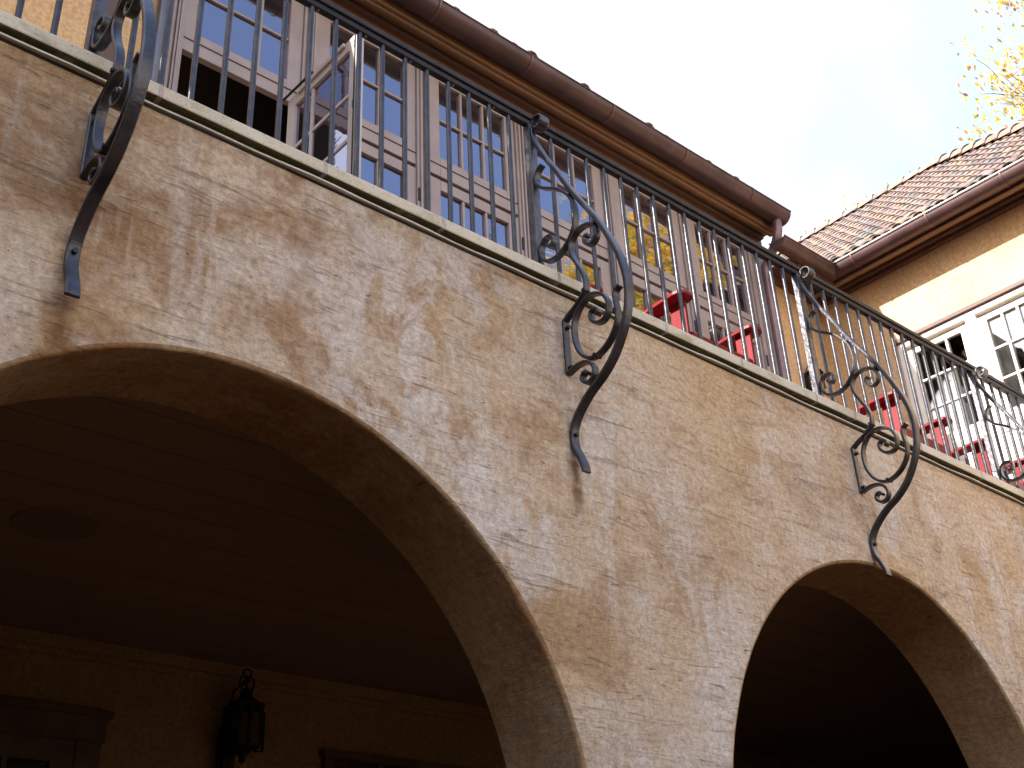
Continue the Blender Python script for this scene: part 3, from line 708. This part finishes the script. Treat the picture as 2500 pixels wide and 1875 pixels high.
# ---------------------------------------------------------------- red adirondack chairs behind the railing
def chair(label):
    t = thing('adirondack_chair', (0, 0, DECK), label, 'chair', 'red slatted chairs on the terrace')
    z = DECK
    b = MB()
    for i in range(6): b.box(-.24, .24, .06+i*.085, .06+i*.085+.072, z+.37-i*.026, z+.388-i*.026)
    b.build('seat', M['red'], t, .003)
    b = MB()
    for i in range(5):
        x = -.21+i*.105; h = .62+.10*math.cos((i-2)*.7)
        b.add([(x-.045, .52, z+.22), (x+.045, .52, z+.22), (x+.045, .538, z+.22), (x-.045, .538, z+.22),
               (x-.045*1.1, .52+h*.42, z+.22+h*.85), (x+.045*1.1, .52+h*.42, z+.22+h*.85), (x+.045*1.1, .538+h*.42, z+.22+h*.85), (x-.045*1.1, .538+h*.42, z+.22+h*.85)],
              [(0, 3, 2, 1), (4, 5, 6, 7), (0, 1, 5, 4), (2, 3, 7, 6), (0, 4, 7, 3), (1, 2, 6, 5)])
    b.build('backrest', M['red'], t, .003)
    for s_ in (-1, 1):
        x = s_*.31
        b = MB(); out = [(-.068, .03), (-.06, -.012), (-.03, -.03), (.03, -.03), (.06, -.012), (.068, .03), (.055, .22), (.035, .68), (-.035, .68), (-.055, .22)]
        n = len(out); vs = [(x+a, y_, z+.575-.03*(y_ > .5)) for a, y_ in out] + [(x+a, y_, z+.597-.03*(y_ > .5)) for a, y_ in out]
        b.add(vs, [tuple(reversed(range(n))), tuple(range(n, 2*n))] + [(k, (k+1) % n, n+(k+1) % n, n+k) for k in range(n)])
        b.build('armrest', M['red'], t, .003)
        b = MB(); b.box(x-.011-s_*.02, x+.011-s_*.02, .015, .125, z, z+.5745)
        b.build('leg', M['red'], t, .003)
        b = MB(); b.beam((s_*.255, .04, z+.34), (s_*.255, .88, z+.05), .022, .12); b.build('rear_leg', M['red'], t, .003)
    b = MB(); b.box(-.268, .268, .012, .034, z+.24, z+.37); b.build('front_board', M['red'], t, .003)
    return t
ch = chair('red slatted chair between the middle bracket and the house corner')
CH = [(3.77, .155, 1.0, 0, 'red slatted chair nearest the middle bracket, with both arms showing above the coping'),
      (2.70, .50, 1.0, -14, 'red slatted chair almost hidden behind the middle bracket, only an arm tip showing'),
      (5.82, .115, 1.0, 0, 'red slatted chair just right of the grey bracket over the small arch'),
      (6.95, .12, .92, -2, 'rightmost red slatted chair beside the sunlit wing doors')]
for i, (x, y, k, rz, lb) in enumerate(CH):
    o = ch if i == 0 else copy_tree(ch)
    o.location = (x, y, DECK); o.rotation_euler.z = R(rz); o.scale = (k, 1, 1); o['label'] = lb
lantern(6.85, YH-.085, 6.57, .5, 'small black lantern with curled top on the terrace wall beyond the last window', 'terrace_lantern')

# ---------------------------------------------------------------- trees
def leaves(mb, p, n, spread, size, cols, rn):
    for _ in range(n):
        q = p + Vector((rn.gauss(0, spread), rn.gauss(0, spread), rn.gauss(0, spread)))
        a = Vector((rn.uniform(-1, 1), rn.uniform(-1, 1), rn.uniform(-1, 1))).normalized(); b = a.orthogonal().normalized()
        s_ = size*rn.uniform(.6, 1.3); cc = rn.choice(cols); j = rn.uniform(.75, 1.2); mb.c = tuple(v*j for v in cc)
        mb.add([q, q+a*s_*.5+b*s_*.3, q+a*s_, q+a*s_*.5-b*s_*.3], [(0, 1, 2, 3)])
def branching(tm, lm, p, d, length, r, depth, rn, leafn, lsz, cols, spread, up_=.12):
    pts = [p]; q = p; dd = d.copy()
    for i in range(4):
        dd = (dd + Vector((rn.uniform(-.22, .22), rn.uniform(-.22, .22), rn.uniform(-.15, .2)))).normalized()
        q = q + dd*length/4; pts.append(q)
    tm.tube(pts, [r*(1-.11*i) for i in range(5)], 5 if depth < 3 else 8, True, False)
    if depth == 0:
        leaves(lm, q, leafn, spread, lsz, cols, rn); leaves(lm, pts[2], leafn//2, spread*.8, lsz, cols, rn); return
    nb = 3 if depth > 1 else 4
    for i in range(nb):
        ax = dd.orthogonal().normalized(); ang = rn.uniform(.35, .85); rot_ = Matrix.Rotation(rn.uniform(0, 6.28), 3, dd)
        nd = (dd*math.cos(ang) + (rot_ @ ax)*math.sin(ang) + Vector((0, 0, up_))).normalized()
        branching(tm, lm, pts[rn.choice((2, 3, 4)) if i else 4], nd, length*rn.uniform(.62, .80), r*.58, depth-1, rn, leafn, lsz, cols, spread)
YEL = [(.80, .50, .02), (.85, .56, .03), (.72, .48, .03), (.50, .46, .03), (.30, .34, .03)]
THIN = [(.42, .42, .07), (.50, .30, .06), (.60, .42, .04), (.42, .20, .08), (.66, .50, .05), (.62, .48, .05)]
def tree(name, x, y, h, trunk, label, cols, seed, depth, leafn, lsz, spread, r, blen, cat='tree', spreadn=5, group=None):
    rn = random.Random(seed); t = thing(name, (x, y, 0), label, cat, group)
    tm, lm = MB(), MB(); lm.c = (1, 1, 1)
    pts = [Vector((x, y, 0)), Vector((x+.1, y, trunk*.5)), Vector((x-.05, y+.1, trunk)), Vector((x+.1, y, h*.8))]
    tm.tube(pts, [r, r*.85, r*.7, r*.35], 10)
    for i in range(spreadn*3):
        f = i/(spreadn*3-1); z = trunk + (h*.82-trunk)*f; a = i*2.4
        base = pts[2].lerp(pts[3], f)
        d = Vector((math.cos(a), math.sin(a), .35+.6*f)).normalized()
        branching(tm, lm, base, d, blen*(1-.45*f), r*.35*(1-.4*f), depth, rn, leafn, lsz, cols, spread)
    tm.build('trunk', M['bark'], t); lm.build('crown', M['leaf'], t)
    return t
tree('autumn_tree', 16.7, .65, 20.6, 9.5, 'nearly bare autumn tree with sparse yellow and rust leaves above the tiled wing roof', THIN, 11, 3, 30, .11, .24, .16, 2.3)
tree('yellow_tree', 14.0, -6.6, 17.0, 7.5, 'yellow-green autumn tree mirrored in the last windows, itself out of view', YEL, 5, 2, 40, .24, .42, .28, 1.9, group='yellow trees across the court')
tree('yellow_tree', 17.5, -11.0, 17.0, 7.5, 'yellow-green autumn tree mirrored in the last windows, itself out of view', YEL, 8, 2, 26, .26, .45, .30, 2.1, group='yellow trees across the court')
# tall slim cypress to the left of the court: its shade falls over the left part of the balcony
rn = random.Random(2); cy = thing('cypress', (-6, .36, 0), 'tall slim dark green cypress left of the courtyard, out of view', 'tree')
tm = MB(); tm.tube([(-6, .36, 0), (-6, .36, 8), (-6, .36, 14)], [.22, .15, .03], 8); tm.build('trunk', M['bark'], cy)
lm = MB(); lm.c = (1, 1, 1)
for i in range(9000):
    z = rn.uniform(.6, 14.4); rr = 1.5*min(1, (z/1.2)**.5)*min(1, ((14.8-z)/3.0)**.5); a = rn.uniform(0, 6.283); q = rr*rn.random()**.35
    p = Vector((-6+q*math.cos(a), .36+q*math.sin(a), z)); leaves(lm, p, 1, .03, .30, [(.03, .055, .02), (.045, .075, .03)], rn)
lm.build('crown', M['leaf'], cy)
tree('yellow_tree', 16.6, -6.0, 17.5, 8.0, 'yellow-green autumn tree mirrored in the last windows, itself out of view', YEL, 21, 2, 40, .24, .42, .28, 1.9, group='yellow trees across the court')
# belt of dark shrubs and trees added behind the viewer to block low sky light
rn = random.Random(9); bt = MB(); bt.c = (1, 1, 1)
for i in range(12000):
    a = rn.uniform(math.pi*.93, math.pi*1.98); rr = 15 + rn.gauss(0, .8); h = 4.2 + 1.0*math.sin(a*9) + .7*math.sin(a*23) + (4.5 if a < 4.1 else 0)
    leaves(bt, Vector((2+rr*math.cos(a), rr*math.sin(a), h*rn.random()**.8)), 1, .1, .95, [(.05, .06, .02), (.09, .07, .02), (.12, .07, .02)], rn)
bt = bt.build('shade_belt', M['leaf']); tag(bt, 'dark belt of shrubs and low trees added unseen to block low sky light', 'trees', kind='stuff')
